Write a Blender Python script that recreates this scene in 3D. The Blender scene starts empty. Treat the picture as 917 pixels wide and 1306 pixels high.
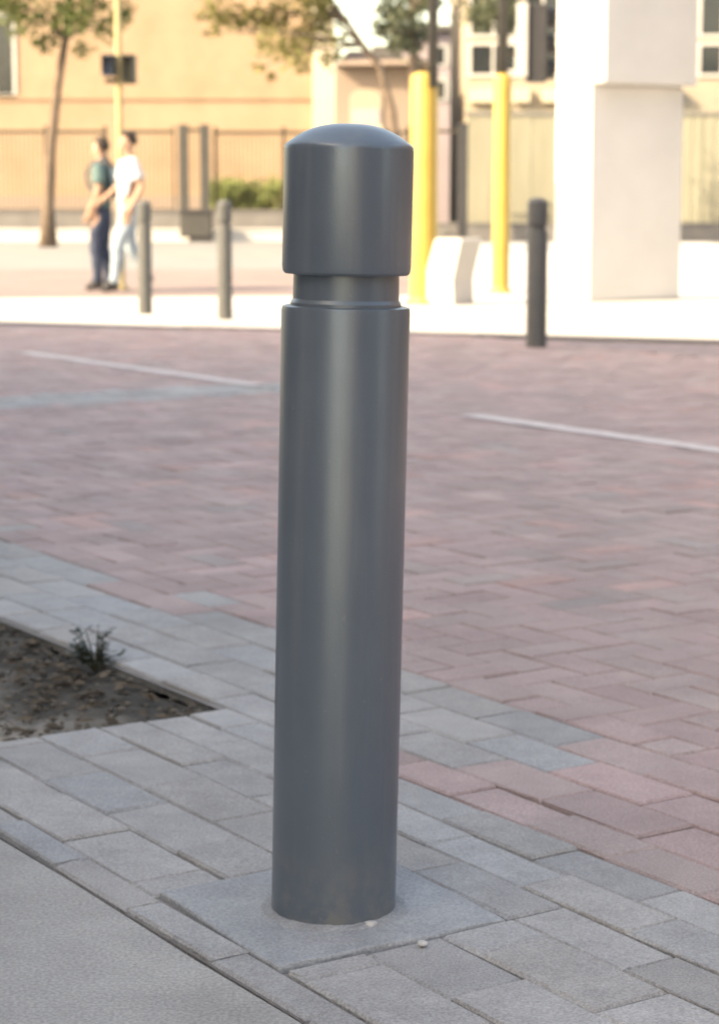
import bpy, bmesh, math, random
from mathutils import Vector, Matrix, noise
random.seed(7)
sc = bpy.context.scene
COL = sc.collection
R = math.radians

# ------------------------------------------------------------------ camera model (photo pixels 917 x 1306)
F, CX, CY, HC, HOR = 2700.0, 458.5, 653.0, 1.0, 260.0
PITCH = math.atan((CY - HOR) / F)

def P(px, py, D):
    """world point seen at pixel px,py whose ground distance from the camera is D"""
    a = (px - CX) / F; b = -(py - CY) / F
    dy = math.cos(PITCH) + b * math.sin(PITCH); dz = -math.sin(PITCH) + b * math.cos(PITCH)
    t = D / dy
    return Vector((a * t, D, HC + dz * t))

def WS(w, s, z=0.0):
    """street coordinates: w across the street, s along it"""
    return Vector((.839 * w + .545 * s, .545 * w - .839 * s, z))

# ------------------------------------------------------------------ materials
def nd(nt, t, **kw):
    n = nt.nodes.new(t)
    for k, v in kw.items(): setattr(n, k, v)
    return n

def mat(name, c1, c2=None, scale=6.0, rough=.7, spec=.35, bump=0.0, bscale=60.0, metal=0.0, tint=False, transl=0.0, detail=6.0, stretch=None, speck=0.0, sscale=260.0, rvar=0.0):
    m = bpy.data.materials.new(name); m.use_nodes = True
    nt = m.node_tree; b = nt.nodes['Principled BSDF']
    L = nt.links.new
    b.inputs['Roughness'].default_value = rough
    b.inputs['Specular IOR Level'].default_value = spec
    b.inputs['Metallic'].default_value = metal
    tc = nd(nt, 'ShaderNodeTexCoord')
    vec = tc.outputs['Object']
    if stretch:
        mp = nd(nt, 'ShaderNodeMapping'); mp.inputs['Scale'].default_value = stretch
        L(vec, mp.inputs['Vector']); vec = mp.outputs['Vector']
    c2 = c2 or tuple(x * .82 for x in c1)
    no = nd(nt, 'ShaderNodeTexNoise'); no.inputs['Scale'].default_value = scale; no.inputs['Detail'].default_value = detail
    no.inputs['Roughness'].default_value = .62
    L(vec, no.inputs['Vector'])
    rp = nd(nt, 'ShaderNodeValToRGB')
    rp.color_ramp.elements[0].position = .32; rp.color_ramp.elements[1].position = .68
    rp.color_ramp.elements[0].color = (*c2, 1); rp.color_ramp.elements[1].color = (*c1, 1)
    L(no.outputs['Fac'], rp.inputs['Fac'])
    out = rp.outputs['Color']
    if tint:
        at = nd(nt, 'ShaderNodeAttribute', attribute_name='tint')
        mx = nd(nt, 'ShaderNodeMix', data_type='RGBA', blend_type='MULTIPLY')
        mx.inputs[0].default_value = 1
        L(out, mx.inputs[6]); L(at.outputs['Color'], mx.inputs[7]); out = mx.outputs[2]
    if speck:
        n3 = nd(nt, 'ShaderNodeTexNoise'); n3.inputs['Scale'].default_value = sscale; n3.inputs['Detail'].default_value = 3
        L(tc.outputs['Object'], n3.inputs['Vector'])
        r3 = nd(nt, 'ShaderNodeMapRange'); r3.inputs['From Min'].default_value = .3; r3.inputs['From Max'].default_value = .7
        r3.inputs['To Min'].default_value = 1 - speck; r3.inputs['To Max'].default_value = 1 + speck
        L(n3.outputs['Fac'], r3.inputs['Value'])
        m3 = nd(nt, 'ShaderNodeMix', data_type='RGBA', blend_type='MULTIPLY'); m3.inputs[0].default_value = 1
        L(out, m3.inputs[6]); L(r3.outputs[0], m3.inputs[7]); out = m3.outputs[2]
        # broad blotches of wear and old stains
        n4 = nd(nt, 'ShaderNodeTexNoise'); n4.inputs['Scale'].default_value = 2.3; n4.inputs['Detail'].default_value = 9; n4.inputs['Roughness'].default_value = .7
        L(tc.outputs['Object'], n4.inputs['Vector'])
        r4 = nd(nt, 'ShaderNodeMapRange'); r4.inputs['From Min'].default_value = .35; r4.inputs['From Max'].default_value = .62
        r4.inputs['To Min'].default_value = .84; r4.inputs['To Max'].default_value = 1.05
        L(n4.outputs['Fac'], r4.inputs['Value'])
        m4 = nd(nt, 'ShaderNodeMix', data_type='RGBA', blend_type='MULTIPLY'); m4.inputs[0].default_value = 1
        L(out, m4.inputs[6]); L(r4.outputs[0], m4.inputs[7]); out = m4.outputs[2]
    if rvar:
        n5 = nd(nt, 'ShaderNodeTexNoise'); n5.inputs['Scale'].default_value = 7; n5.inputs['Detail'].default_value = 8; n5.inputs['Roughness'].default_value = .65
        L(vec, n5.inputs['Vector'])
        r5 = nd(nt, 'ShaderNodeMapRange'); r5.inputs['From Min'].default_value = .3; r5.inputs['From Max'].default_value = .7
        r5.inputs['To Min'].default_value = rough - rvar; r5.inputs['To Max'].default_value = rough + rvar
        L(n5.outputs['Fac'], r5.inputs['Value']); L(r5.outputs[0], b.inputs['Roughness'])
    L(out, b.inputs['Base Color'])
    if bump:
        n2 = nd(nt, 'ShaderNodeTexNoise'); n2.inputs['Scale'].default_value = bscale; n2.inputs['Detail'].default_value = 8
        L(tc.outputs['Object'], n2.inputs['Vector'])
        bp = nd(nt, 'ShaderNodeBump'); bp.inputs['Strength'].default_value = bump; bp.inputs['Distance'].default_value = .01
        L(n2.outputs['Fac'], bp.inputs['Height']); L(bp.outputs['Normal'], b.inputs['Normal'])
    if transl:
        tr = nd(nt, 'ShaderNodeBsdfTranslucent'); L(out, tr.inputs['Color'])
        ms = nd(nt, 'ShaderNodeMixShader'); ms.inputs['Fac'].default_value = transl
        L(b.outputs[0], ms.inputs[1]); L(tr.outputs[0], ms.inputs[2])
        L(ms.outputs[0], nt.nodes['Material Output'].inputs['Surface'])
    return m

def brick_mat(name, c1, c2, mortar, bw, bh, ms=.008, rot=0.0, axis=None, rough=.8):
    m = bpy.data.materials.new(name); m.use_nodes = True
    nt = m.node_tree; b = nt.nodes['Principled BSDF']; L = nt.links.new
    b.inputs['Roughness'].default_value = rough; b.inputs['Specular IOR Level'].default_value = .3
    tc = nd(nt, 'ShaderNodeTexCoord'); mp = nd(nt, 'ShaderNodeMapping'); mp.inputs['Rotation'].default_value = axis or (0, 0, rot)
    L(tc.outputs['Object'], mp.inputs['Vector'])
    br = nd(nt, 'ShaderNodeTexBrick')
    br.inputs['Scale'].default_value = 1; br.inputs['Brick Width'].default_value = bw; br.inputs['Row Height'].default_value = bh
    br.inputs['Mortar Size'].default_value = ms; br.inputs['Color1'].default_value = (*c1, 1); br.inputs['Color2'].default_value = (*c2, 1)
    br.inputs['Mortar'].default_value = (*mortar, 1)
    L(mp.outputs[0], br.inputs['Vector'])
    no = nd(nt, 'ShaderNodeTexNoise'); no.inputs['Scale'].default_value = .6; no.inputs['Detail'].default_value = 8
    L(tc.outputs['Object'], no.inputs['Vector'])
    rp = nd(nt, 'ShaderNodeValToRGB'); rp.color_ramp.elements[0].color = (.75, .75, .75, 1); rp.color_ramp.elements[1].color = (1.1, 1.1, 1.1, 1)
    L(no.outputs['Fac'], rp.inputs['Fac'])
    mx = nd(nt, 'ShaderNodeMix', data_type='RGBA', blend_type='MULTIPLY'); mx.inputs[0].default_value = 1
    L(br.outputs['Color'], mx.inputs[6]); L(rp.outputs['Color'], mx.inputs[7]); L(mx.outputs[2], b.inputs['Base Color'])
    return m

M = {}
M['bollard'] = mat('bollard paint', (.092, .118, .150), (.081, .104, .133), scale=9, rough=.33, spec=1.0, bump=.04, bscale=300, rvar=.05)
def weather(m):
    nt = m.node_tree; L = nt.links.new; b = nt.nodes['Principled BSDF']
    src = b.inputs['Base Color'].links[0].from_socket
    tc = nd(nt, 'ShaderNodeTexCoord')
    def layer(src, scl, sc_, lo, hi, col, amt, det=8, mask=None):
        mp = nd(nt, 'ShaderNodeMapping'); mp.inputs['Scale'].default_value = scl; L(tc.outputs['Object'], mp.inputs['Vector'])
        n = nd(nt, 'ShaderNodeTexNoise'); n.inputs['Scale'].default_value = sc_; n.inputs['Detail'].default_value = det; n.inputs['Roughness'].default_value = .6
        L(mp.outputs[0], n.inputs['Vector'])
        r = nd(nt, 'ShaderNodeMapRange'); r.inputs['From Min'].default_value = lo; r.inputs['From Max'].default_value = hi; r.inputs['To Max'].default_value = amt
        L(n.outputs['Fac'], r.inputs['Value']); f = r.outputs[0]
        if mask is not None:
            mu = nd(nt, 'ShaderNodeMath', operation='MULTIPLY'); L(f, mu.inputs[0]); L(mask, mu.inputs[1]); f = mu.outputs[0]
        x = nd(nt, 'ShaderNodeMix', data_type='RGBA'); L(f, x.inputs[0]); L(src, x.inputs[6]); x.inputs[7].default_value = (*col, 1)
        return x.outputs[2]
    src = layer(src, (1, 1, .06), 26, .52, .73, (.185, .19, .192), .30)        # dried rain streaks
    src = layer(src, (1, 1, 1), 95, .70, .76, (.2, .205, .21), .3, 2)          # small chips and scuffs
    src = layer(src, (1, 1, .5), 6, .55, .75, (.16, .155, .145), .25)           # dust film
    sx = nd(nt, 'ShaderNodeSeparateXYZ'); L(tc.outputs['Object'], sx.inputs[0])
    mr = nd(nt, 'ShaderNodeMapRange'); mr.inputs['From Min'].default_value = .12; mr.inputs['From Max'].default_value = .0
    L(sx.outputs['Z'], mr.inputs['Value'])
    src = layer(src, (1, 1, 1), 38, .42, .62, (.20, .185, .165), .6, 8, mr.outputs[0])   # splashed mud at the foot
    L(src, b.inputs['Base Color'])
weather(M['bollard'])
M['bollard'].node_tree.nodes['Principled BSDF'].inputs['Specular Tint'].default_value = (.84, .95, 1, 1)
M['bollard_far'] = mat('far bollard paint', (.11, .114, .114), (.092, .096, .097), scale=9, rough=.5, spec=.3)
M['paver'] = mat('grey pavers', (.40, .395, .395), (.335, .33, .332), scale=14, rough=.85, bump=.6, bscale=150, tint=True, speck=.22)
M['brick'] = mat('red brick pavers', (.435, .336, .326), (.38, .29, .283), scale=5, rough=.85, bump=.6, bscale=150, tint=True, speck=.2)
M['joint'] = mat('joint sand', (.27, .25, .24), (.20, .185, .18), scale=40, rough=.95)
M['road_far'] = brick_mat('brick road', (.33, .26, .265), (.28, .22, .225), (.18, .165, .16), .2, .1, .006, rot=R(57))
M['concrete'] = mat('smooth concrete', (.41, .40, .385), (.355, .345, .335), scale=5, rough=.9, bump=.5, bscale=180, detail=10, speck=.22, sscale=190)
M['slab'] = mat('footing concrete', (.37, .385, .40), (.29, .305, .325), scale=11, rough=.85, bump=.5, bscale=120, speck=.2, sscale=220)
M['pale'] = brick_mat('sun lightened concrete', (.52, .51, .49), (.48, .47, .455), (.34, .33, .32), .6, .6, .01, rot=R(-24))  # apron sunlight lightened into the colour; also the added ground behind the camera
M['asphalt'] = mat('pale asphalt', (.215, .215, .215), (.18, .18, .18), scale=1.2, rough=.9, bump=.3, bscale=40)
M['pinkbrick'] = brick_mat('pink brick street', (.255, .2, .19), (.225, .175, .168), (.19, .16, .155), .2, .1, .008, rot=R(57))
M['soil'] = mat('dark soil', (.080, .074, .066), (.05, .046, .041), scale=22, rough=1, bump=1, bscale=50, tint=True)
M['sandsoil'] = mat('dry soil', (.24, .225, .205), (.15, .14, .125), scale=25, rough=1, bump=.8, bscale=60)
M['paint'] = mat('road paint', (.66, .61, .60), (.47, .42, .42), scale=14, rough=.7)
M['yellow'] = mat('yellow paint', (.42, .30, .075), (.37, .255, .06), scale=3, rough=.45, spec=.45)
M['darkmetal'] = mat('dark metal', (.06, .06, .058), (.045, .045, .044), scale=5, rough=.5)
M['black'] = mat('black plastic', (.045, .046, .05), (.035, .035, .038), scale=5, rough=.5)
M['bluebox'] = mat('blue grey box paint', (.07, .09, .13), (.05, .065, .09), rough=.5)
M['olive'] = mat('olive box paint', (.11, .105, .07), (.08, .075, .05), rough=.55)
M['tanpole'] = mat('tan pole paint', (.30, .25, .13), (.24, .2, .11), rough=.6)
M['brownmetal'] = mat('brown fence paint', (.05, .042, .032), (.04, .033, .025), rough=.55)
M['orange'] = mat('orange stucco', (.33, .24, .17), (.265, .188, .13), scale=.7, rough=.9, bump=.3, bscale=30)
M['cream'] = mat('cream stucco', (.48, .44, .35), (.44, .40, .32), scale=.8, rough=.9)
M['pinktan'] = mat('pink tan stucco', (.27, .215, .18), (.235, .185, .155), scale=.6, rough=.9)
M['mauve'] = mat('mauve grey render', (.38, .32, .335), (.33, .28, .295), scale=.5, rough=.9)
M['greygreen'] = mat('grey green fence panel', (.27, .265, .205), (.225, .22, .17), scale=.9, rough=.85, stretch=(3, 3, .5))
M['rightwall'] = mat('tan render', (.36, .31, .25), (.31, .27, .215), scale=.5, rough=.9)
M['white'] = mat('white render', (.70, .69, .68), (.63, .62, .61), scale=1.5, rough=.85)
M['barrier'] = mat('white concrete', (.50, .485, .475), (.44, .43, .42), scale=3, rough=.85)
M['wall'] = mat('grey wall concrete', (.17, .165, .165), (.13, .127, .127), scale=2, rough=.9)
M['kerb'] = mat('pale kerb', (.52, .51, .50), (.43, .42, .41), scale=2, rough=.9)
M['glass'] = mat('dark glass', (.03, .035, .04), (.02, .024, .028), rough=.08, spec=.5)
M['frame'] = mat('white frame', (.50, .50, .485), rough=.6)
M['roof'] = mat('dark roof', (.10, .095, .095), (.075, .07, .07), scale=3, rough=.8)
M['bark'] = mat('bark', (.16, .12, .095), (.09, .07, .055), scale=6, rough=.95, bump=.8, bscale=20)
M['leaf_olive'] = mat('olive leaves', (.20, .185, .07), (.13, .13, .05), scale=1.5, rough=.6, transl=.35, tint=True)
M['leaf_dark'] = mat('dark leaves', (.115, .135, .085), (.075, .092, .06), scale=1.5, rough=.6, transl=.25, tint=True)
M['leaf_light'] = mat('light leaves', (.16, .19, .075), (.11, .135, .055), scale=1.5, rough=.6, transl=.35, tint=True)
M['hedge'] = mat('hedge leaves', (.23, .26, .10), (.16, .20, .07), scale=4, rough=.7, transl=.2, tint=True)
M['skin'] = mat('skin', (.42, .27, .20), (.38, .24, .18), scale=6, rough=.55)
M['hair'] = mat('dark hair', (.03, .022, .018), (.02, .015, .012), scale=40, rough=.6)
M['whitecloth'] = mat('white cloth', (.52, .55, .60), (.42, .45, .50), scale=6, rough=.9)
M['tealcloth'] = mat('teal cloth', (.10, .17, .17), (.075, .13, .14), scale=6, rough=.9)
M['paledenim'] = mat('pale denim', (.32, .40, .47), (.24, .31, .38), scale=9, rough=.9)
M['navydenim'] = mat('navy denim', (.04, .055, .095), (.025, .035, .065), scale=9, rough=.9)
M['bagcloth'] = mat('blue bag cloth', (.05, .085, .12), (.035, .06, .09), scale=6, rough=.8)
M['shoe'] = mat('dark shoe', (.035, .035, .04), rough=.6)
M['eye'] = mat('dark eye', (.02, .018, .016), rough=.3)
M['pebble'] = mat('white pebble', (.56, .555, .55), (.42, .42, .42), scale=90, rough=.8)
M['lens'] = mat('dark lamp lens', (.06, .03, .028), rough=.25)
M['blocker_brick'] = mat('dark brown brick', (.085, .062, .052), (.06, .045, .038), scale=2, rough=.9)  # kept dark so the added block at the right sends little light back
M['litter'] = mat('litter bits', (.13, .115, .10), (.09, .08, .07), scale=30, rough=.95, tint=True)
M['weed'] = mat('weed leaves', (.035, .055, .045), (.02, .035, .03), scale=20, rough=.6, tint=True)
M['weed_stem'] = mat('weed stems', (.06, .06, .035), rough=.8)
M['mortar'] = mat('mortar', (.33, .345, .36), (.27, .28, .295), scale=20, rough=.95, bump=.6, bscale=120, speck=.2)
M['stone'] = mat('building stone', (.30, .28, .255), (.25, .235, .215), scale=.8, rough=.9)

# ------------------------------------------------------------------ object helpers
def tag(o, label=None, cat=None, group=None, kind=None):
    if label: o['label'] = label
    if cat: o['category'] = cat
    if group: o['group'] = group
    if kind: o['kind'] = kind
    return o

def link(name, bm, m, parent=None, smooth=False, recalc=False):
    me = bpy.data.meshes.new(name)
    if recalc: bmesh.ops.recalc_face_normals(bm, faces=bm.faces)
    bm.to_mesh(me); bm.free()
    for mm in (m if isinstance(m, list) else [m]): me.materials.append(mm)
    if smooth:
        for p in me.polygons: p.use_smooth = True
    o = bpy.data.objects.new(name, me); COL.objects.link(o)
    if parent:
        o.parent = parent
    return o

def empty(name, loc, rz=0.0, ry=0.0):
    o = bpy.data.objects.new(name, None); COL.objects.link(o)
    o.location = loc; o.rotation_euler = (0, ry, rz); o.empty_display_size = .2
    return o

def box(bm, x0, x1, y0, y1, z0, z1, bev=0.0):
    r = bmesh.ops.create_cube(bm, size=1)
    vs = r['verts']
    for v in vs:
        v.co = Vector(((x0 + x1) / 2 + v.co.x * (x1 - x0), (y0 + y1) / 2 + v.co.y * (y1 - y0), (z0 + z1) / 2 + v.co.z * (z1 - z0)))
    if bev:
        es = list({e for v in vs for e in v.link_edges})
        bmesh.ops.bevel(bm, geom=es, offset=bev, segments=2, affect='EDGES', profile=.5)
    return vs

def boxes(name, lst, m, parent=None, bev=0.0):
    bm = bmesh.new()
    for b in lst: box(bm, *b, bev=bev)
    return link(name, bm, m, parent)

def lathe(bm, prof, seg=64, cap0=True, cap1=True):
    rings = []
    for r, z in prof:
        if r < 1e-6: rings.append([bm.verts.new((0, 0, z))])
        else: rings.append([bm.verts.new((r * math.cos(2 * math.pi * k / seg), r * math.sin(2 * math.pi * k / seg), z)) for k in range(seg)])
    for a, b in zip(rings, rings[1:]):
        for k in range(seg):
            k2 = (k + 1) % seg
            if len(a) == 1 and len(b) == 1: continue
            if len(b) == 1: bm.faces.new((a[k], a[k2], b[0]))
            elif len(a) == 1: bm.faces.new((a[0], b[k2], b[k]))
            else: bm.faces.new((a[k], a[k2], b[k2], b[k]))
    if cap0 and len(rings[0]) > 1: bm.faces.new(rings[0][::-1])
    if cap1 and len(rings[-1]) > 1: bm.faces.new(rings[-1])

def tube(bm, pts, rad, seg=10):
    """tapered tube through a list of points"""
    rings = []
    for i, p in enumerate(pts):
        p = Vector(p)
        t = (Vector(pts[min(i + 1, len(pts) - 1)]) - Vector(pts[max(i - 1, 0)])).normalized()
        a = t.cross(Vector((.31, .95, .05))).normalized(); b = t.cross(a)
        r = rad[i] if isinstance(rad, (list, tuple)) else rad
        rings.append([bm.verts.new(p + (a * math.cos(2 * math.pi * k / seg) + b * math.sin(2 * math.pi * k / seg)) * r) for k in range(seg)])
    for u, v in zip(rings, rings[1:]):
        for k in range(seg):
            k2 = (k + 1) % seg
            bm.faces.new((u[k], v[k], v[k2], u[k2]))
    bm.faces.new(rings[0]); bm.faces.new(rings[-1][::-1])

def sheet(name, pts, z, m, kind='structure'):
    bm = bmesh.new()
    vs = [bm.verts.new((p[0], p[1], z)) for p in pts]
    f = bm.faces.new(vs)
    bm.normal_update()
    if f.normal.z < 0: f.normal_flip()
    o = link(name, bm, m); tag(o, kind=kind)
    return o

def set_tint(o, cols):
    at = o.data.attributes.new('tint', 'FLOAT_COLOR', 'FACE')
    flat = []
    for c in cols: flat += [c[0], c[1], c[2], 1.0]
    at.data.foreach_set('color', flat)

# ------------------------------------------------------------------ the ground
PIT = (1.42, 2.03, -4.85, -3.62)          # tree pit in w, s
sheet('ground', [(-250, -200), (250, -200), (250, 420), (-250, 420)], -.18, M['asphalt'])
sheet('brick_road', [WS(2.53, -30), WS(2.53, 30), WS(9.0, 30), WS(9.0, -30)], -.012, M['road_far'])
# joint bed below the grey pavers (with the tree pit left open)
def bed(name, w0, w1, s0, s1, z, m): return sheet(name, [WS(w0, s0), WS(w0, s1), WS(w1, s1), WS(w1, s0)], z, m)
bed('paving_bed', PIT[1], 2.53, -14, 12, -.008, M['joint'])
bed('paving_bed', 1.31, PIT[1], PIT[3], 12, -.008, M['joint'])
bed('paving_bed', 1.31, PIT[1], -14, PIT[2], -.008, M['joint'])
bed('paving_bed', 1.31, PIT[0], PIT[2], PIT[3], -.008, M['joint'])
# far side brick; the apron's pale colour stands for sunlight past the shadow line
sheet('far_brick_pavement', [WS(9.0, -30), WS(9.0, 30), WS(40, 30), WS(40, -30)], -.016, M['road_far'])
def yl(x): return 16.72 - .44 * x
sheet('sun_lightened_pavement', [(-7, yl(-7)), (9, yl(9)), (9, 56), (1.0, 56), (.75, 23.3), (-7, 22.1)], .004, M['pale'])
# unseen pale ground added behind the camera to brighten the bollard's reflections
sheet('back_reflector', [(-60, -5.5), (60, -5.5), (60, -120), (-60, -120)], -.004, M['pale'])
sheet('far_street', [(-120, 33.0), (120, 33.0), (120, 300), (-120, 300)], -.006, M['asphalt'])
sheet('pink_brick_street', [(-40, 21.2), (-7, 22.1), (.75, 23.3), (.9, 33.0), (-40, 33.0)], 0.0, M['pinkbrick'])
boxes('kerb', [(-4.4, 4.4, -.07, .07, -.04, .012)], M['wall']); k = bpy.data.objects['kerb']
k.location = (2.6, yl(2.6) - .02, 0); k.rotation_euler = (0, 0, -math.atan(.44)); tag(k, kind='structure')

def concrete_path():
    bm = bmesh.new()
    # smooth cast strip beside the pavers, with a softly rounded edge
    n = 60; s0, s1 = -14, 10
    prof = [(-7, 0.0), (1.27, 0.0), (1.298, -.001), (1.304, -.006), (1.306, -.03)]
    rows = []
    for i in range(n + 1):
        s = s0 + (s1 - s0) * i / n
        j = .004 * math.sin(i * 2.3) + .003 * math.sin(i * 5.1)
        rows.append([bm.verts.new(WS(w + (j if w > 0 else 0), s, z)) for w, z in prof])
    for a, b in zip(rows, rows[1:]):
        for q in range(len(prof) - 1): bm.faces.new((a[q], b[q], b[q + 1], a[q + 1]))
    o = link('concrete_path', bm, M['concrete'], recalc=False)
    if o.data.polygons[0].normal.z < 0: o.data.flip_normals()
    tag(o, kind='structure')
concrete_path()

class Pavers:
    def __init__(s): s.bm = bmesh.new(); s.cols = []
    def add(s, w0, w1, s0, s1, col, gap=.0032, z=0.0, bev=.0042):
        g = gap * random.uniform(.7, 1.35) / 2
        w0 += g; w1 -= g; s0 += g; s1 -= g
        zt = z + random.uniform(-.0025, .0025)
        tx, ty = random.gauss(0, .006), random.gauss(0, .006)
        j = lambda: random.gauss(0, .0012)
        def ring(b, zz, til):
            o = []
            for (w, q) in ((w0 + b, s0 + b), (w0 + b, s1 - b), (w1 - b, s1 - b), (w1 - b, s0 + b)):
                dz = til * ((w - (w0 + w1) / 2) * tx + (q - (s0 + s1) / 2) * ty)
                o.append(s.bm.verts.new(WS(w + j(), q + j(), zz + dz)))
            return o
        lo = ring(0, z - .03, 0); mi = ring(0.0, zt - bev, 1); to = ring(bev, zt, 1)
        s.bm.faces.new(to); s.cols.append(col)
        for a, b in ((lo, mi), (mi, to)):
            for k in range(4):
                s.bm.faces.new((a[k], a[(k + 1) % 4], b[(k + 1) % 4], b[k])); s.cols.append(col)
    def done(s, name, m):
        o = link(name, s.bm, m)
        set_tint(o, s.cols)
        if o.data.polygons[0].normal.z < 0: o.data.flip_normals()
        return tag(o, kind='structure')

def visible(p, y0=1.8, y1=18.5, mx=1.3):
    return y0 < p.y < y1 and abs(p.x) < .17 * p.y + mx

def grey(): 
    v = random.gauss(.98, .055); t = random.gauss(0, .014)
    return (v + t, v, v - t)
def red():
    v = random.gauss(.98, .055); t = random.gauss(0, .018)
    c = (v + t, v - t * .3, v)
    if random.random() < .02: c = (v * .88, v * .98, v * .98)
    if random.random() < .05: c = (v * 1.15, v * 1.02, v * .98)
    return c
PLATE = (1.375, 1.745, -2.665, -2.295)
gp, rp = Pavers(), Pavers()
def course(w0, w1, length, off, fn, col, sa=-9.0, sb=2.0):
    s = sa + off
    while s < sb:
        a, b = s, s + length
        if visible((WS((w0 + w1) / 2, s + length / 2))):
            fn(w0, w1, a, b, col)
        s += length
def grey_unit(w0, w1, a, b, col):
    # leave out the tree pit and the footing slab, cutting units at their edges
    for (X0, X1, Y0, Y1) in (PIT, PLATE):
        if w1 > X0 + .004 and w0 < X1 - .004 and b > Y0 + .004 and a < Y1 - .004:
            if a < Y0 - .01: gp.add(w0, w1, a, Y0 - .004, col())
            if b > Y1 + .01: gp.add(w0, w1, Y1 + .004, b, col())
            return
    gp.add(w0, w1, a, b, col())
rows = [(1.31, 1.372), (1.372, 1.497), (1.497, 1.621), (1.621, 1.747), (1.747, 1.845), (1.845, 1.942), (1.942, 2.036)]
for i, (a, b) in enumerate(rows):
    course(a, b, .245, .09 * (i % 2) * 1.3 + .021 * i, grey_unit, grey)
def mixed(w0, w1, a, b, col):
    if a > -3.32 + random.uniform(-.12, .12): rp.add(w0, w1, a, b, red())
    else: gp.add(w0, w1, a, b, grey())
course(2.04, 2.145, .21, .05, mixed, red)
for i in range(3):
    w0 = 2.148 + .126 * i
    def unit(a0, b0, a, b, col, i=i):
        if a > -3.08 - .05 * i + random.uniform(-.04, .04): rp.add(a0, b0, a, b, red())
        elif i == 2 and random.random() < .12: rp.add(a0, b0, a, b, red())
        else: gp.add(a0, b0, a, b, grey())
    course(w0, w0 + .126, .25, .11 * i, unit, grey, sa=-13)
# red herringbone carriageway, with a grey band across it
U = .102
for k in range(-260, 260):
    for m4 in range(-80, 80):
        bx, by = k + 4 * m4, k
        for (a0, b0, a1, b1) in ((bx, by, bx + 2, by + 1), (bx + 2, by - 1, bx + 3, by + 1)):
            w0, w1 = 2.53 + a0 * U, 2.53 + a1 * U
            q0, q1 = b0 * U, b1 * U
            w0 = max(w0, 2.53)
            if w1 < 2.56 or w1 > 9.6: continue
            c = WS((w0 + w1) / 2, (q0 + q1) / 2)
            if not visible(c, 1.8, 17.2): continue
            band = -10.35 < (q0 + q1) / 2 < -9.72 and (w0 + w1) / 2 < 6.3
            edge = w0 < 2.6 and random.random() < .12
            if band or edge: gp.add(w0, w1, q0, q1, grey(), z=-.001)
            else: rp.add(w0, w1, q0, q1, red(), z=-.001)
gp.done('grey_paving', M['paver'])
rp.done('brick_paving', M['brick'])

# footing slab round the bollard
def slab():
    bm = bmesh.new()
    vs = box(bm, -.183, .183, -.183, .183, -.04, .0035, bev=.004)
    bmesh.ops.subdivide_edges(bm, edges=[e for e in bm.edges if e.calc_length() > .2], cuts=10, use_grid_fill=True)
    for v in bm.verts:
        if v.co.z > 0: v.co.z += .0025 * noise.noise(v.co * 14)
        v.co.x += .004 * noise.noise(v.co * 9 + Vector((3, 1, 0))); v.co.y += .004 * noise.noise(v.co * 9)
    o = link('footing_slab', bm, M['slab']); o.location = WS(1.56, -2.48); o.rotation_euler = (0, 0, R(31)); tag(o, kind='structure')
slab()
# tree pit: soil surface a little below the pavers
def pit():
    bm = bmesh.new(); n, m = 40, 80
    g = []
    for i in range(n + 1):
        row = []
        for j in range(m + 1):
            w = PIT[0] + (PIT[1] - PIT[0]) * i / n; s = PIT[2] + (PIT[3] - PIT[2]) * j / m
            e = min(i, n - i, j, m - j) / 4
            p = WS(w, s)
            z = -.026 + .014 * noise.noise(p * 5) + .012 * noise.noise(p * 17) - .02 * max(0, 1 - e) * 0
            row.append(bm.verts.new((p.x, p.y, z)))
        g.append(row)
    for i in range(n):
        for j in range(m): bm.faces.new((g[i][j], g[i][j + 1], g[i + 1][j + 1], g[i + 1][j]))
    o = link('soil', bm, M['soil'], smooth=True)
    if o.data.polygons[0].normal.z < 0: o.data.flip_normals()
    at = o.data.attributes.new('tint', 'FLOAT_COLOR', 'POINT'); flat = []
    for v in o.data.vertices:        # damp by the back edge, dry and dusty towards the front
        c = v.co; s_ = .545 * c.x - .839 * c.y; w_ = .839 * c.x + .545 * c.y
        t = (PIT[1] - w_) * 1.5 + (PIT[3] - s_) * .12 - .22 + .22 * noise.noise(c * 5) + .1 * noise.noise(c * 16)
        t = max(0, min(1, t * 1.6)); k_ = 1 + 4.6 * t * t * (3 - 2 * t)
        flat += [k_, k_ * .97, k_ * .93, 1]
    at.data.foreach_set('color', flat)
    tag(o, kind='structure')
pit()
def litter():
    bm = bmesh.new(); cols = []
    for _ in range(900):
        w_ = random.uniform(PIT[0] + .01, PIT[1] - .01); s_ = random.uniform(PIT[2], PIT[3] - .01)
        p = WS(w_, s_, -.014 + random.uniform(-.008, .006)); r = random.uniform(.003, .009)
        n0 = len(bm.faces)
        if random.random() < .55:
            g = bmesh.ops.create_icosphere(bm, subdivisions=1, radius=r)
            for v in g['verts']: v.co = Vector((v.co.x * random.uniform(.8, 1.2), v.co.y, v.co.z * .7)) + p
            c = random.uniform(.5, 1.5); cc = (c, c * .96, c * .9)
        else:
            a = random.uniform(0, 6.28); L = random.uniform(.012, .03); d = Vector((math.cos(a), math.sin(a), random.uniform(-.2, .2))) * L; e = Vector((-d.y, d.x, .006)) * .3
            v = [bm.verts.new(p - d), bm.verts.new(p + e + Vector((0, 0, .004))), bm.verts.new(p + d), bm.verts.new(p - e)]
            bm.faces.new(v); c = random.uniform(.5, 1.3); cc = (c * 1.03, c * .9, c * .74)
        cols += [cc] * (len(bm.faces) - n0)
    o = link('leaf_litter', bm, M['litter']); set_tint(o, cols); tag(o, kind='stuff')
litter()
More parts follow.
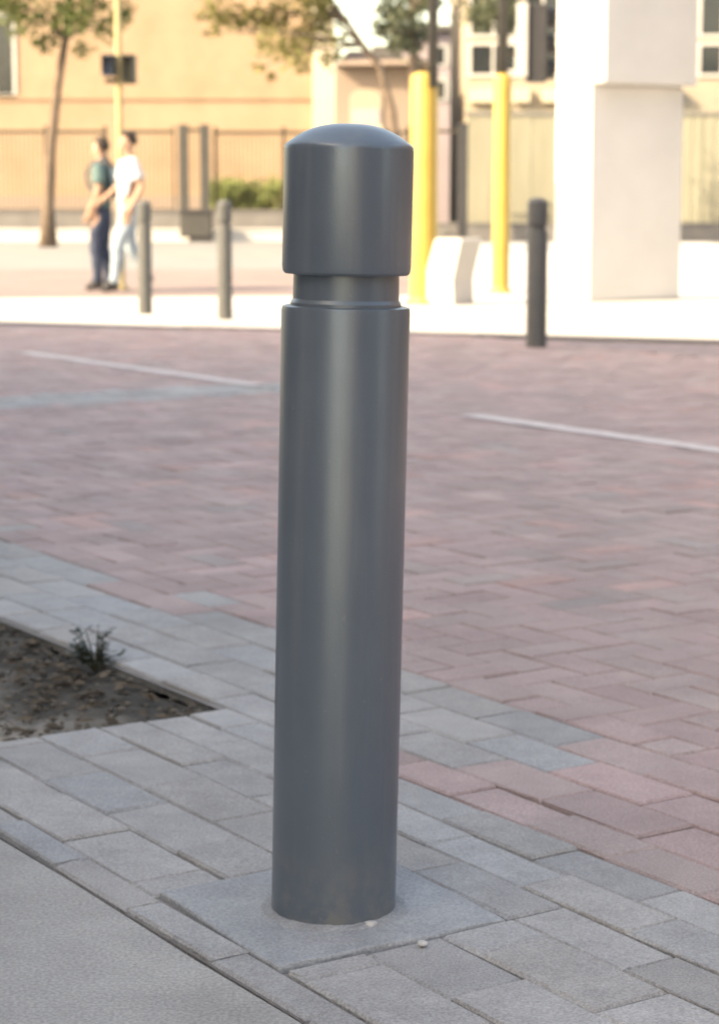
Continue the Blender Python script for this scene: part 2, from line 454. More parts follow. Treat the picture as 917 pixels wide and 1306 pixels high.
def weed():
    o = gp_at(122, 846); o.z = -.02
    root = empty('weed', o)
    bm = bmesh.new(); cols = []; st = bmesh.new()
    for i in range(26):
        a = random.uniform(0, 6.28); h = random.uniform(.03, .10); out = random.uniform(.02, .075)
        tip = Vector((math.cos(a) * out, math.sin(a) * out, h))
        tube(st, [(0, 0, 0), tip * .5 + Vector((0, 0, .012)), tip], [.0022, .0018, .001], 5)
        for k in range(5):
            p = tip * random.uniform(.45, 1.05); b = random.uniform(0, 6.28); L = random.uniform(.014, .028)
            d = Vector((math.cos(b), math.sin(b), random.uniform(-.1, .6))).normalized() * L; e = d.cross(Vector((0, 0, 1))).normalized() * L * .33
            v = [bm.verts.new(p), bm.verts.new(p + d * .5 + e), bm.verts.new(p + d), bm.verts.new(p + d * .5 - e)]
            bm.faces.new(v); c = random.uniform(.6, 1.2); cols.append((c, c, c))
    f = link('leaves', bm, M['weed'], root); set_tint(f, cols)
    link('stems', st, M['weed_stem'], root)
    tag(root, 'small dark weed growing at the back edge of the soil patch', 'plant')
# dashed centre line
for s0, s1 in ((-13.3, -10.14), (-8.157, -5.0), (-3.0, .2)):
    bm = bmesh.new(); n = 60; L = []
    for i in range(n + 1):
        s = s0 + (s1 - s0) * i / n
        L.append((bm.verts.new(WS(5.86 + random.uniform(-.004, .004), s, .004)), bm.verts.new(WS(5.975 + random.uniform(-.004, .004), s, .004))))
    for a, b in zip(L, L[1:]): bm.faces.new((a[0], a[1], b[1], b[0]))
    o = link('road_line', bm, M['paint'])
    if o.data.polygons[0].normal.z < 0: o.data.flip_normals()
    tag(o, kind='structure')

# ------------------------------------------------------------------ the bollards
def make_bollard(h, r, m, name, groove=True):
    root = empty(name, (0, 0, 0))
    s = h / 1.105
    bm = bmesh.new(); lathe(bm, [(r * .98, -.06), (r, -.02), (r, .855 * s), (r * .985, .8605 * s), (r * .93, .862 * s)], 72)
    link('body', bm, m, root, smooth=False)
    bm = bmesh.new(); lathe(bm, [(r * .86, .855 * s), (r * .86, .866 * s), (r * .825, .871 * s), (r * .82, .9055 * s)], 72)
    link('neck', bm, m, root)
    bm = bmesh.new()
    prof = [(r * .825, .9045 * s), (r * .955, .905 * s), (r * .985, .908 * s), (r * 1.0, .915 * s), (r * 1.0, 1.0725 * s), (r * .993, 1.0768 * s), (r * .972, 1.0796 * s)]
    for k in range(1, 14):
        q = 1 - k / 14
        prof.append((r * .955 * q, (1.0805 + .0275 * (1 - q ** 2.6)) * s))
    prof.append((0, 1.108 * s))
    lathe(bm, prof, 72)
    link('cap', bm, m, root)
    for c in root.children:
        for p in c.data.polygons: p.use_smooth = len(p.vertices) < 10
        me = c.data
        # keep the turned edges crisp
        bmx = bmesh.new(); bmx.from_mesh(me)
        for e in bmx.edges:
            if len(e.link_faces) == 2 and e.calc_face_angle() > R(28): e.smooth = False
        bmx.to_mesh(me); bmx.free()
    return root
big = make_bollard(1.105, .0885, M['bollard'], 'bollard')
big.location = (-.0375, 2.918, .0); big.rotation_euler = (R(.0), R(1.25), 0)
tag(big, 'tall dark blue grey steel bollard with grooved neck, standing on a concrete slab', 'bollard')
fb = make_bollard(1.0, .073, M['bollard_far'], 'bollard')
def copy_tree(o):
    c = o.copy(); COL.objects.link(c)
    for ch in o.children:
        d = ch.copy(); COL.objects.link(d); d.parent = c
    return c
labels = ['dark bollard across the street beside the white pillar', 'far grey bollard directly beside the two people',
          'far grey bollard in front of the twin brown fence posts']
for i, (px, py, hh) in enumerate(((683.5, 443, 1.04), (186, 401, 1.03), (287.5, 408, 1.03))):
    o = fb if i == 0 else copy_tree(fb)
    a = (px - CX) / F; b = -(py - CY) / F
    dz = -math.sin(PITCH) + b * math.cos(PITCH); t = -HC / dz
    o.location = (a * t, (math.cos(PITCH) + b * math.sin(PITCH)) * t, 0)
    o.scale = (1, 1, hh)
    if i: o.scale = (.88, .88, hh)
    tag(o, labels[i], 'bollard', 'bollards along the far side of the street')
def ring():
    bm = bmesh.new(); seg = 90; rows = []
    for (dr, z) in ((.0, .006), (.004, .0058), (.012, .0045), (.021, .003), (.026, .0005)):
        row = []
        for k in range(seg):
            a = 2 * math.pi * k / seg; q = Vector((math.cos(a), math.sin(a), 0))
            row.append(bm.verts.new(q * (.0875 + dr * .7 * (1 + .6 * noise.noise(q * 3)) + .003 * noise.noise(q * 11) * (dr > 0)) + Vector((0, 0, z + .002 + .002 * noise.noise(q * 8)))))
        rows.append(row)
    for u, v in zip(rows, rows[1:]):
        for k in range(seg): bm.faces.new((u[k], v[k], v[(k + 1) % seg], u[(k + 1) % seg]))
    o = link('mortar_ring', bm, M['mortar'], smooth=True); o.location = (-.0375, 2.918, 0); tag(o, kind='structure')
ring()
# white scraps by the base
for (px, py, r, lab) in ((473, 1184, .0075, 'small white pebble touching the foot of the tall bollard'), (538, 1208, .006, 'small white pebble lying on the paving in front of the slab')):
    a = (px - CX) / F; b = -(py - CY) / F
    t = -HC / (-math.sin(PITCH) + b * math.cos(PITCH))
    bm = bmesh.new(); bmesh.ops.create_icosphere(bm, subdivisions=2, radius=r)
    for v in bm.verts:
        v.co *= 1 + .7 * noise.noise(v.co * 110 + Vector((px, 0, 0))); v.co.z *= .5; v.co.x *= 1.25
    o = link('pebble', bm, M['pebble'], smooth=True)
    o.location = (a * t, (math.cos(PITCH) + b * math.sin(PITCH)) * t, r * .5 + .003)
    tag(o, lab, 'pebble')

# ------------------------------------------------------------------ signal posts
def gp_at(px, py):
    a = (px - CX) / F; b = -(py - CY) / F
    t = -HC / (-math.sin(PITCH) + b * math.cos(PITCH))
    return Vector((a * t, (math.cos(PITCH) + b * math.sin(PITCH)) * t, 0))
def hz(py, D): return P(458, py, D).z

weed()
def yellow_post(px, py, wpx, top_py, pole_dx, label, head=False):
    g = gp_at(px, py); D = g.y
    sc_ = D / math.cos(PITCH) / F * .99
    root = empty('signal_post', g)
    r = wpx / 2 * sc_; zt = hz(top_py, D)
    bm = bmesh.new(); lathe(bm, [(r * 1.35, 0), (r * 1.35, .03), (r * 1.02, .05), (r, .08), (r, zt - .06), (r * .9, zt - .025), (r * .55, zt)], 32)
    o = link('sleeve', bm, M['yellow'], root, smooth=True)
    r2 = 6.5 * sc_
    bm = bmesh.new(); lathe(bm, [(r2, 0), (r2, 4.6), (r2 * .6, 4.65)], 20)
    for v in bm.verts: v.co.x += pole_dx * sc_; v.co.z += zt - .15; v.co.y -= (r - r2 + .012 if pole_dx else 0)
    link('pole', bm, M['darkmetal'], root, smooth=True)
    if head:
        # three lamp signal head, seen from its side
        x0, x1 = (668 - px) * sc_, (693 - px) * sc_
        z0, z1 = hz(105, D), hz(6, D)
        hd = boxes('signal_head', [(x0, x1, -.16, .16, z0, z1)], M['black'], root, bev=.02)
        xw0 = (656 - px) * sc_
        bm = bmesh.new(); box(bm, xw0, x0 - .004, -.2, .2, z0 + .05, z1 + .01, bev=.01); link('backplate', bm, M['frame'], root)
        for k in range(3):
            zc = z0 + (z1 - z0) * (k + .5) / 3
            bm = bmesh.new(); lathe(bm, [(.10, 0), (.115, .16), (.11, .16), (.095, .0)], 24, False, False)
            for v in bm.verts:
                x, y, z = v.co; v.co = Vector((x1 + z * .55, y, zc + x))
            link('lamp_hood', bm, M['black'], hd, smooth=True)
            bm = bmesh.new(); lathe(bm, [(.0, .03), (.06, .02), (.095, .005)], 24, False, False)
            for v in bm.verts:
                x, y, z = v.co; v.co = Vector((x1 + z * .5, y, zc + x))
            link('lens', bm, M['lens'], hd, smooth=True)
        for za, zb in ((54, 49), (93, 89)): boxes('bracket', [(0, xw0 + .01, -.025, .025, hz(za, D), hz(zb, D))], M['frame'], root)
    tag(root, label, 'signal post')
    return root
yellow_post(540, 388, 35, 92, 10, 'thick yellow post with a dark pole rising from its top, beside the tall bollard')
yellow_post(638, 374, 22, 94, 0, 'slim yellow post carrying a black traffic signal head', head=True)

def ped_signal():
    g = gp_at(156, 369); D = g.y; s = D / math.cos(PITCH) / F * .99
    root = empty('crossing_signal', g)
    bm = bmesh.new(); lathe(bm, [(.09, 0), (.09, .02), (.042, .05), (.040, hz(-70, D)), (.02, hz(-72, D))], 20)
    link('pole', bm, M['tanpole'], root, smooth=True)
    for (a, b, c, d, m) in ((131, 149, 70, 97, 'bluebox'), (156, 173, 70, 107, 'olive')):
        bx = boxes('signal_box', [((a - 151) * s, (b - 151) * s, -.12, .10, hz(d, D), hz(c, D))], M[m], root, bev=.015)
        x0, x1 = (a - 151) * s, (b - 151) * s; z0, z1 = hz(d, D), hz(c, D)
        boxes('hood', [(x0 + .012, x1 - .012, -.24, -.118, z1 - .03, z1 - .014), (x0 + .012, x0 + .024, -.22, -.118, z0 + .03, z1 - .03), (x1 - .024, x1 - .012, -.22, -.118, z0 + .03, z1 - .03)], M['black'], bx)
    boxes('bracket', [((134 - 151) * s, (170 - 151) * s, -.03, .03, hz(106, D), hz(100, D))], M['brownmetal'], root)
    tag(root, 'thin tan pole with two small signal boxes, rising behind the people', 'signal post')
ped_signal()

# ------------------------------------------------------------------ white pillar on the right
def pillar():
    g = gp_at(735, 382); D = g.y
    # corner edge at px 757; lit face to px 710; faces turned 33 degrees with the street
    corner = gp_at(749, 386)
    root = empty('pillar', corner, 0)
    s = D / math.cos(PITCH) / F * .99
    wl = (749 - 704) * s / .545 / 1.2; wr = 1.25
    dl = Vector((-.545, .839, 0)); dr = Vector((.839, .545, 0))
    def blk(name, e, z0, z1, m, back=.0):
        bm = bmesh.new()
        c = -(dl * 0) + dr * e * 0
        p = [Vector((0, 0, 0)) + dr * e - dl * 0, dr * wr, dr * wr + dl * wl, dl * wl]
        p[0] = dr * 0 + (-dl) * e
        p[1] = dr * wr + (-dl) * e
        bot = [bm.verts.new(q + Vector((0, 0, z0))) for q in p]; top = [bm.verts.new(q + Vector((0, 0, z1))) for q in p]
        for k in range(4): bm.faces.new((bot[k], bot[(k + 1) % 4], top[(k + 1) % 4], top[k]))
        bm.faces.new(top); bm.faces.new(bot[::-1])
        bmesh.ops.recalc_face_normals(bm, faces=bm.faces)
        bmesh.ops.bevel(bm, geom=list(bm.edges), offset=.02, segments=2, affect='EDGES')
        return link(name, bm, m, root)
    blk('shaft', 0, 0, hz(112, D), M['white'])
    blk('upper_block', .20, hz(112, D) + .003, 5.2, M['white'])
    tag(root, 'big white rendered pillar at the right, its side face in shade', 'pillar')
pillar()

# ------------------------------------------------------------------ white concrete barrier
def barrier():
    c = gp_at(578, 390)
    root = empty('concrete_barrier', c, 0)
    D = c.y; s = D / math.cos(PITCH) / F * .99
    h = hz(304, D)
    dl = Vector((-.80, .60, 0)); dr = Vector((.60, .80, 0))
    bm = bmesh.new()
    wl, wr = 50 * s / .80, .36
    def ring(z, il, ir):
        return [bm.verts.new(q + Vector((0, 0, z))) for q in (dl * ir * .55 + dr * il * 0, dr * wr + dl * ir * .55, dr * wr + dl * (wl - il), dl * (wl - il))]
    A = [ring(0, 0, 0), ring(.09, .0, 0), ring(.25, .13, .02), ring(h - .02, .26, -.16), ring(h, .28, -.13)]
    for a, b in zip(A, A[1:]):
        for k in range(4): bm.faces.new((a[k], a[(k + 1) % 4], b[(k + 1) % 4], b[k]))
    bm.faces.new(A[-1]); bm.faces.new(A[0][::-1])
    bmesh.ops.recalc_face_normals(bm, faces=bm.faces)
    link('block', bm, M['barrier'], root)
    bm = bmesh.new()
    tube(bm, [dl * .35 + dr * .35 + Vector((0, 0, h - .03)), dl * .33 + dr * .35 + Vector((0, 0, h + .05)), dl * .25 + dr * .35 + Vector((0, 0, h + .05)), dl * .23 + dr * .35 + Vector((0, 0, h - .03))], .008, 8)
    link('lifting_loop', bm, M['darkmetal'], root)
    tag(root, 'low white concrete barrier block with sloping side, beside the thick yellow post', 'barrier')
barrier()

# ------------------------------------------------------------------ fences, low walls
DF = 60.0
SF = DF / math.cos(PITCH) / F * .985
def X(px, D=DF): return P(px, 200, D).x
def fence(pxs, name, label, top, bot, D, post_m, post_w, spacing=.12):
    root = empty(name, (X(pxs[0], D), D, 0))
    x0 = root.location.x
    zt, zb = hz(top, D), hz(bot, D)
    for a, b in zip(pxs, pxs[1:]):
        xa, xb = X(a, D) - x0, X(b, D) - x0
        bm = bmesh.new()
        box(bm, xa, xb, -.02, .02, zt - .11, zt - .02); box(bm, xa, xb, -.02, .02, zb + .05, zb + .12)
        x = xa + spacing
        while x < xb - .04:
            box(bm, x - .008, x + .008, -.008, .008, zb + .06, zt - .05); x += spacing
        link('bar_panel', bm, M['brownmetal'], root)
    for a in pxs:
        xa = X(a, D) - x0
        boxes('post', [(xa - post_w / 2, xa + post_w / 2, -.08, .08, zb - .02, zt + .09)], M[post_m], root, bev=.012)
    tag(root, label, 'fence')
    return root
fence([-120, -20, 60, 135], 'metal_fence', 'brown bar fence in front of the orange wall, running behind the people', 165, 272, DF, 'brownmetal', .10)
fence([234.5, 261.5], 'narrow_gate', 'narrow gate between two thick dark posts in the fence line', 163, 272, DF - .15, 'darkmetal', .27, spacing=.12)
fence([275, 362, 450, 520], 'metal_fence', 'brown bar fence above the green hedge, right of the gate posts', 166, 272, DF, 'brownmetal', .09)
fence([150, 222], 'metal_fence', 'short run of brown bar fence left of the gate posts', 165, 272, DF, 'brownmetal', .05)

def screen_fence():
    D = 58.5
    root = empty('screen_fence', (X(560, D), D, 0)); x0 = root.location.x
    zt, zb = hz(141, D), hz(285, D)
    cuts = [596, 636, 678, 720, 790, 860, 930, 1010]
    for a, b in zip(cuts, cuts[1:]):
        xa, xb = X(a, D) - x0, X(b, D) - x0
        bm = bmesh.new(); n = 10
        for k in range(n):
            u0, u1 = xa + (xb - xa) * k / n, xa + (xb - xa) * (k + 1) / n
            box(bm, u0 + .006, u1 - .006, -.015 + .02 * (k % 2), .015 + .02 * (k % 2), zb, zt - (.015 if k % 2 else 0))
        link('panel', bm, M['greygreen'], root)
        boxes('post', [(xb - .05, xb + .05, .05, .14, zb - .1, zt + .02)], M['wall'], root)
    boxes('rail', [(X(592, D) - x0, X(1010, D) - x0, -.04, -.018, zt - .13, zt - .05)], M['wall'], root)
    tag(root, 'tall grey green boarded screen fence behind the yellow posts', 'fence')
    root2 = empty('fence_post', (X(590, D - 1.6), D - 1.6, 0))
    w = 6 * SF
    boxes('post', [(-w, w, -.1, .1, 0, hz(160, D - 1.6))], M['black'], root2, bev=.015)
    boxes('post_cap', [(-w - .02, w + .02, -.12, .12, hz(160, D - 1.6) + .001, hz(157, D - 1.6))], M['black'], root2)
    # a rail stub reaching towards the thick yellow post
    boxes('rail', [(X(530, D) - X(590, D), -w - .002, -.03, .03, hz(172, D), hz(168, D))], M['brownmetal'], root2)
    tag(root2, 'single dark post at the left end of the screen fence', 'fence post')
screen_fence()
def low_wall(name, xa, xb, D, top, m, label, cop=True, d=.3):
    root = empty(name, (X((xa + xb) / 2, D), D, 0))
    x0 = X(xa, D) - root.location.x; x1 = X(xb, D) - root.location.x
    z = hz(top, D)
    boxes('wall_body', [(x0, x1, 0, d, -.05, z - .06)], M[m], root)
    if cop: boxes('coping', [(x0, x1, -.03, d + .03, z - .057, z)], M[m], root, bev=.01)
    tag(root, label, 'wall')
low_wall('low_wall', -150, 520, DF - .5, 268, 'wall', 'low dark grey wall under the bar fence')
low_wall('low_wall', 526, 1010, 57.9, 284, 'wall', 'low grey wall under the boarded screen fence')
low_wall('kerb_wall', -150, 520, DF - 2.2, 292, 'kerb', 'pale kerb ledge in front of the low dark wall', cop=True, d=.5)
def bin_box():
    D = DF - 3.0
    root = empty('planter_box', (X(250, D), D, 0))
    w = 19 * SF
    boxes('body', [(-w, w, -.35, .35, .12, hz(272, D))], M['darkmetal'], root, bev=.03)
    boxes('lid', [(-w - .03, w + .03, -.38, .38, hz(272, D) + .002, hz(268, D) + .02)], M['black'], root, bev=.015)
    boxes('plinth', [(-w * .45, w * .98, -.3, .3, 0, .118)], M['black'], root)
    tag(root, 'dark grey storage box at the foot of the twin gate posts', 'box')
bin_box()

# ------------------------------------------------------------------ buildings
def bw(root, name, D, a, b, t, bt, m, d=.3, dy=0.0, par=None):
    """a box between pixel columns a,b and rows t(op),bt at distance D, depth d behind it"""
    x0, x1 = X(a, D) - root.location.x, X(b, D) - root.location.x
    z1 = hz(t, D); z0 = 0 if bt is None else hz(bt, D)
    return boxes(name, [(x0, x1, D - root.location.y + dy, D - root.location.y + dy + d, z0, z1)], M[m], par or root)
def window(root, D, a, b, t, bt, parts=1, frame='frame', prow=.06):
    x0, x1 = X(a, D) - root.location.x, X(b, D) - root.location.x
    z1, z0 = hz(t, D), hz(bt, D); y = D - root.location.y
    w = boxes('window', [(x0, x1, y - .03, y - .004, z0, z1)], M['glass'], root)
    fr = [(x0 - .1, x0, y - prow, y + .0, z0 - .1, z1 + .1), (x1, x1 + .1, y - prow, y + .0, z0 - .1, z1 + .1),
          (x0, x1, y - prow, y, z1, z1 + .1), (x0, x1, y - prow, y, z0 - .1, z0)]
    for k in range(1, parts):
        xm = x0 + (x1 - x0) * k / parts; fr.append((xm - .04, xm + .04, y - prow + .005, y - .031, z0, z1))
    boxes('frame', fr, M[frame], w)

D1 = 68.0
b1 = empty('stucco_building', (X(150, D1), D1, 0))
bw(b1, 'wall', D1, -400, 399, -140, None, 'orange', d=16)
bw(b1, 'pilaster', D1, 399.3, 426, -140, None, 'cream', d=.9, dy=-.35)
bw(b1, 'string_course', D1, -400, 399, 121, 127, 'orange', d=.1, dy=-.06)
bw(b1, 'parapet', D1, -402, 428, -152, -140.5, 'cream', d=16.4, dy=-.4)
bw(b1, 'plinth', D1, -400, 399, 250, None, 'pinktan', d=.1, dy=-.1)
window(b1, D1, -60, 20, 20, 120, 3)
tag(b1, 'tall orange stucco building with a cream corner pilaster', 'building')

D2 = 66.9
b2 = empty('tan_building', (X(480, D2), D2, 0))
bw(b2, 'wall', D2, 427.5, 548, 84, None, 'pinktan', d=10)
def arch():
    x0, x1 = X(446, D2) - b2.location.x, X(487, D2) - b2.location.x
    zs, z0 = hz(126, D2), hz(160, D2)
    bm = bmesh.new(); xm, r = (x0 + x1) / 2, (x1 - x0) / 2
    pts = [(x0, z0), (x1, z0)] + [(xm + r * math.cos(k * math.pi / 14), zs + .62 * r * math.sin(k * math.pi / 14)) for k in range(15)]
    a = [bm.verts.new((x, -.02, z)) for x, z in pts]; b = [bm.verts.new((x, -.06, z)) for x, z in pts]
    n = len(pts)
    for k in range(n): bm.faces.new((a[k], a[(k + 1) % n], b[(k + 1) % n], b[k]))
    bm.faces.new(b); bm.faces.new(a[::-1])
    w = link('arched_window', bm, M['rightwall'], b2, recalc=True)
    bm = bmesh.new()
    box(bm, x0 - .02, x1 + .02, -.2, -.0, z0 - .16, z0 - .005)
    link('sill', bm, M['cream'], w)
    boxes('shutter', [(x0 + .06, x1 - .06, -.085, -.062, z0 + .02, z0 + .5)], M['mauve'], w)
arch()
bm = bmesh.new()
xa, xb = X(427.5, D2) - b2.location.x, X(552, D2) - b2.location.x
z1, z2 = hz(84, D2) + .002, hz(50, D2)
v = [bm.verts.new(q) for q in ((xa, -.5, z1), (xb, -.5, z1), (xb, 10.5, z1), (xa, 10.5, z1), (xa + .4, 5, z2), (xb - 1.6, 5, z2))]
for f in ((0, 1, 5, 4), (2, 3, 4, 5), (1, 2, 5), (3, 0, 4), (3, 2, 1, 0)): bm.faces.new([v[i] for i in f])
link('roof', bm, M['pinktan'], b2, recalc=True)
bw(b2, 'awning', D2, 474, 512, 62, 78, 'roof', d=.6, dy=-1.2)
tag(b2, 'low pinkish tan building with arched window behind the tall bollard', 'building')

D3 = 92.0
b3 = empty('mauve_building', (X(575, D3), D3, 0))
bw(b3, 'wall', D3, 505, 622, 40, None, 'mauve', d=10)
bw(b3, 'roof', D3, 502, 625, 33, 39.8, 'roof', d=10.6, dy=-.4)
for k, (a, b) in enumerate(((556, 566), (574, 585), (596, 606))):
    window(b3, D3, a, b, 60, 82, 1)
    window(b3, D3, a, b, 104, 126, 1)
tag(b3, 'mauve grey building far behind, seen between the two yellow posts', 'building')

D4 = 66.0
b4 = empty('shop_building', (X(800, D4), D4, 0))
bw(b4, 'wall', D4, 594, 1150, -130, None, 'rightwall', d=12)
bw(b4, 'parapet', D4, 591, 1152, -142, -130.5, 'cream', d=12.5, dy=-.2)
for (a, b) in ((600, 655), (668, 712), (735, 790), (812, 867), (890, 945)):
    window(b4, D4, a, b, 58, 94, 2); window(b4, D4, a, b, -30, 44, 2)
for (a, b) in ((598, 629), (653, 674), (690, 715), (735, 790), (812, 867)):
    bw(b4, 'ledge', D4, a, b, 114, 131, 'cream', d=.35, dy=-.36)
tag(b4, 'tan building with white framed windows above the screen fence', 'building')

# the near building at the left of the camera whose shade lies over the street
def near_building():
    root = empty('unseen_building', (-5, 8.66, 0))
    ax = Vector((.914, -.407, 0)).normalized(); pts = []
    HB = NEAR_H
    p0 = Vector((0, 0, 0)); p1 = -ax * 16; p2 = p1 + Vector((-3, -22, 0)); p3 = Vector((0, -18, 0))
    bm = bmesh.new()
    P4 = [p0, p1, p2, p3]
    bot = [bm.verts.new(p + Vector((0, 0, -.05))) for p in P4]; top = [bm.verts.new(p + Vector((0, 0, HB))) for p in P4]
    for k in range(4): bm.faces.new((bot[k], bot[(k + 1) % 4], top[(k + 1) % 4], top[k]))
    bm.faces.new(top); bm.faces.new(bot[::-1])
    link('wall', bm, M['stone'], root, recalc=True)
    # side facing the street corner: windows along the flank
    for i in range(5):
        for (z0, z1) in ((1.0, 2.6), (4.6, 6.2)):
            y = -2.2 - i * 3.1
            w = boxes('window', [(.004, .03, y - 1.2, y, z0, z1)], M['glass'], root)
            boxes('frame', [(.004, .06, y - 1.3, y - 1.2, z0 - .1, z1 + .1), (.004, .06, y, y + .1, z0 - .1, z1 + .1), (.004, .06, y - 1.2, y, z1, z1 + .1), (.004, .09, y - 1.2, y, z0 - .1, z0)], M['frame'], w)
    tag(root, 'two storey grey stone building just beside the camera, shading the street', 'building')
NEAR_H = 8.25
near_building()
def back_sky_block():  # unseen block added to leave only a gap of sky behind the camera
    root = empty('unseen_building', (2.6, -7.5, 0))
    boxes('wall', [(0, 22, -12, 0, -.05, 9.5)], M['orange'], root)
    for i in range(6):
        for (z0, z1) in ((.9, 2.6), (4.2, 5.8), (7.2, 8.6)):
            x = 1.2 + i * 3.4
            wn = boxes('window', [(x, x + 1.3, .004, .03, z0, z1)], M['glass'], root)
            boxes('frame', [(x - .1, x, .004, .06, z0 - .1, z1 + .1), (x + 1.3, x + 1.4, .004, .06, z0 - .1, z1 + .1), (x, x + 1.3, .004, .06, z1, z1 + .1), (x, x + 1.3, .004, .09, z0 - .1, z0)], M['frame'], wn)
    tag(root, 'unseen three storey orange block behind the camera, added to narrow the sky light', 'building')
back_sky_block()
def right_light_block():  # unseen dark block added to cut light on the bollard's right side
    o = WS(14.5, -12.5); root = empty('unseen_building', o, math.atan2(-.839, .545))
    # local x runs along the street towards the camera's right, local y away from the facade
    boxes('wall', [(0, 24, 0, 10, -.2, 8.5)], M['blocker_brick'], root)
    for i in range(7):
        for (z0, z1) in ((.8, 2.6), (3.9, 5.3), (6.3, 7.5)):
            x = .9 + i * 3.3
            wn = boxes('window', [(x, x + 1.4, -.03, -.004, z0, z1)], M['glass'], root)
            boxes('frame', [(x - .08, x, -.06, -.004, z0 - .08, z1 + .08), (x + 1.4, x + 1.48, -.06, -.004, z0 - .08, z1 + .08), (x, x + 1.4, -.06, -.004, z1, z1 + .08), (x, x + 1.4, -.09, -.004, z0 - .08, z0)], M['roof'], wn)
    tag(root, 'dark brown brick building across the street just outside the right edge', 'building')
right_light_block()

# ------------------------------------------------------------------ trees
def leaf_cloud(clumps, n, size, m, name, parent, off, spread=1.0):
    """clumps: (center, radius); many small folded leaves scattered round each one"""
    bm = bmesh.new(); cols = []
    tot = sum(r ** 2 for c, r in clumps)
    for c, r in clumps:
        cv = random.uniform(.7, 1.25)
        for _ in range(int(n * r * r / tot)):
            d = Vector((random.gauss(0, .5), random.gauss(0, .5), random.gauss(0, .42)))
            if d.length > 1.35: continue
            p = c + d * r * spread - off
            a = Vector((random.gauss(0, 1), random.gauss(0, 1), random.gauss(0, .5))).normalized()
            b = a.cross(Vector((random.gauss(0, 1), random.gauss(0, 1), random.gauss(0, 1)))).normalized()
            L = size * random.uniform(.6, 1.4); W = L * .36
            v = [bm.verts.new(p - a * L / 2), bm.verts.new(p + b * W), bm.verts.new(p + a * L / 2), bm.verts.new(p - b * W)]
            bm.faces.new(v)
            t = cv * random.uniform(.8, 1.2); h = random.gauss(0, .06)
            cols.append((t * (1 + h), t, t * (1 - h)))
    o = link(name, bm, m, parent); set_tint(o, cols)
    return o

def tree(name, label, D, base_px, path_px, rad, clumps_px, m, n, size, depth=1.2, group=None):
    base = Vector((X(base_px, D), D, 0))
    root = empty(name, base)
    pts = [Vector((0, 0, -.05))] + [P(a, b, D) - base for a, b in path_px]
    bm = bmesh.new()
    rr = [rad * (1 - .75 * i / len(pts)) for i in range(len(pts))]
    rr[0] *= 1.5
    tube(bm, pts, rr, 12)
    cl = []
    for (a, b, r) in clumps_px:
        c = P(a, b, D); rm = r * D / F
        c.y += random.uniform(-depth, depth)
        cl.append((c, rm))
    # limbs run from the trunk to some of the clumps
    for (c, rm) in cl[::2]:
        tgt = c - base
        st = min(pts[len(pts) // 2:], key=lambda q: abs(q.z - (tgt.z - rm * .8)))
        mid = (st + tgt) / 2 + Vector((random.gauss(0, .12), random.gauss(0, .12), .15))
        tube(bm, [st, mid, tgt], [rad * .38, rad * .25, rad * .08], 7)
    link('trunk', bm, M['bark'], root, smooth=True)
    leaf_cloud(cl, n, size, M[m], 'crown', root, base)
    tag(root, label, 'tree', group)

def blob(x0, x1, y0, y1, n, r):
    return [(random.uniform(x0, x1), random.uniform(y0, y1), random.uniform(*r)) for _ in range(n)]
tree('tree', 'slender leaning tree with sparse olive leaves over the orange wall', 44.0, 512,
     [(511, 250), (506, 190), (500, 140), (484, 85), (462, 58), (440, 25), (405, -20), (360, -70), (330, -130)], .11,
     [(268, 12, 22), (300, 18, 24), (325, 20, 22), (352, 14, 28), (280, 45, 8), (345, 58, 20), (372, 62, 24), (392, 40, 30), (410, 20, 26),
      (385, 88, 14), (420, 70, 16), (432, 52, 10), (330, 84, 8), (345, 92, 9), (405, 8, 24)] + blob(240, 440, -150, -10, 26, (24, 40)), 'leaf_olive', 9000, .13)
tree('tree', 'dark green tree behind the thick yellow post', 52.0, 529,
     [(529, 260), (529, 180), (528, 120), (527, 70), (526, 20), (528, -50), (532, -120)], .16,
     [(485, 32, 16), (500, 40, 20), (518, 25, 24), (520, 55, 18), (538, 40, 16), (528, 78, 12), (492, 12, 20), (515, 2, 26), (542, 8, 12), (505, 60, 12)]
     + blob(470, 570, -170, -25, 22, (24, 42)), 'leaf_dark', 11000, .14)
tree('tree', 'dark green tree behind the slim yellow post and its signal head', 60.0, 640,
     [(640, 260), (640, 180), (641, 120), (640, 70), (642, 20), (640, -50)], .17,
     [(605, 14, 22), (625, 22, 22), (640, 10, 26), (650, 34, 14), (615, 34, 12), (665, 12, 18), (690, 20, 18), (700, 50, 14), (697, 75, 12), (598, 28, 8)]
     + blob(595, 710, -170, -20, 22, (26, 44)), 'leaf_dark', 11000, .15)
tree('tree', 'light green tree at the left edge behind the people', 50.0, 60,
     [(62, 260), (66, 180), (74, 110), (84, 50), (88, -10), (90, -80)], .15,
     [(142, 22, 18), (150, 8, 18), (128, 34, 16), (105, 30, 26), (80, 20, 30), (40, 28, 28), (20, 5, 30), (118, 5, 28), (60, 55, 18), (100, 60, 14)]
     + blob(-10, 160, -170, -10, 24, (28, 44)), 'leaf_light', 11000, .14)
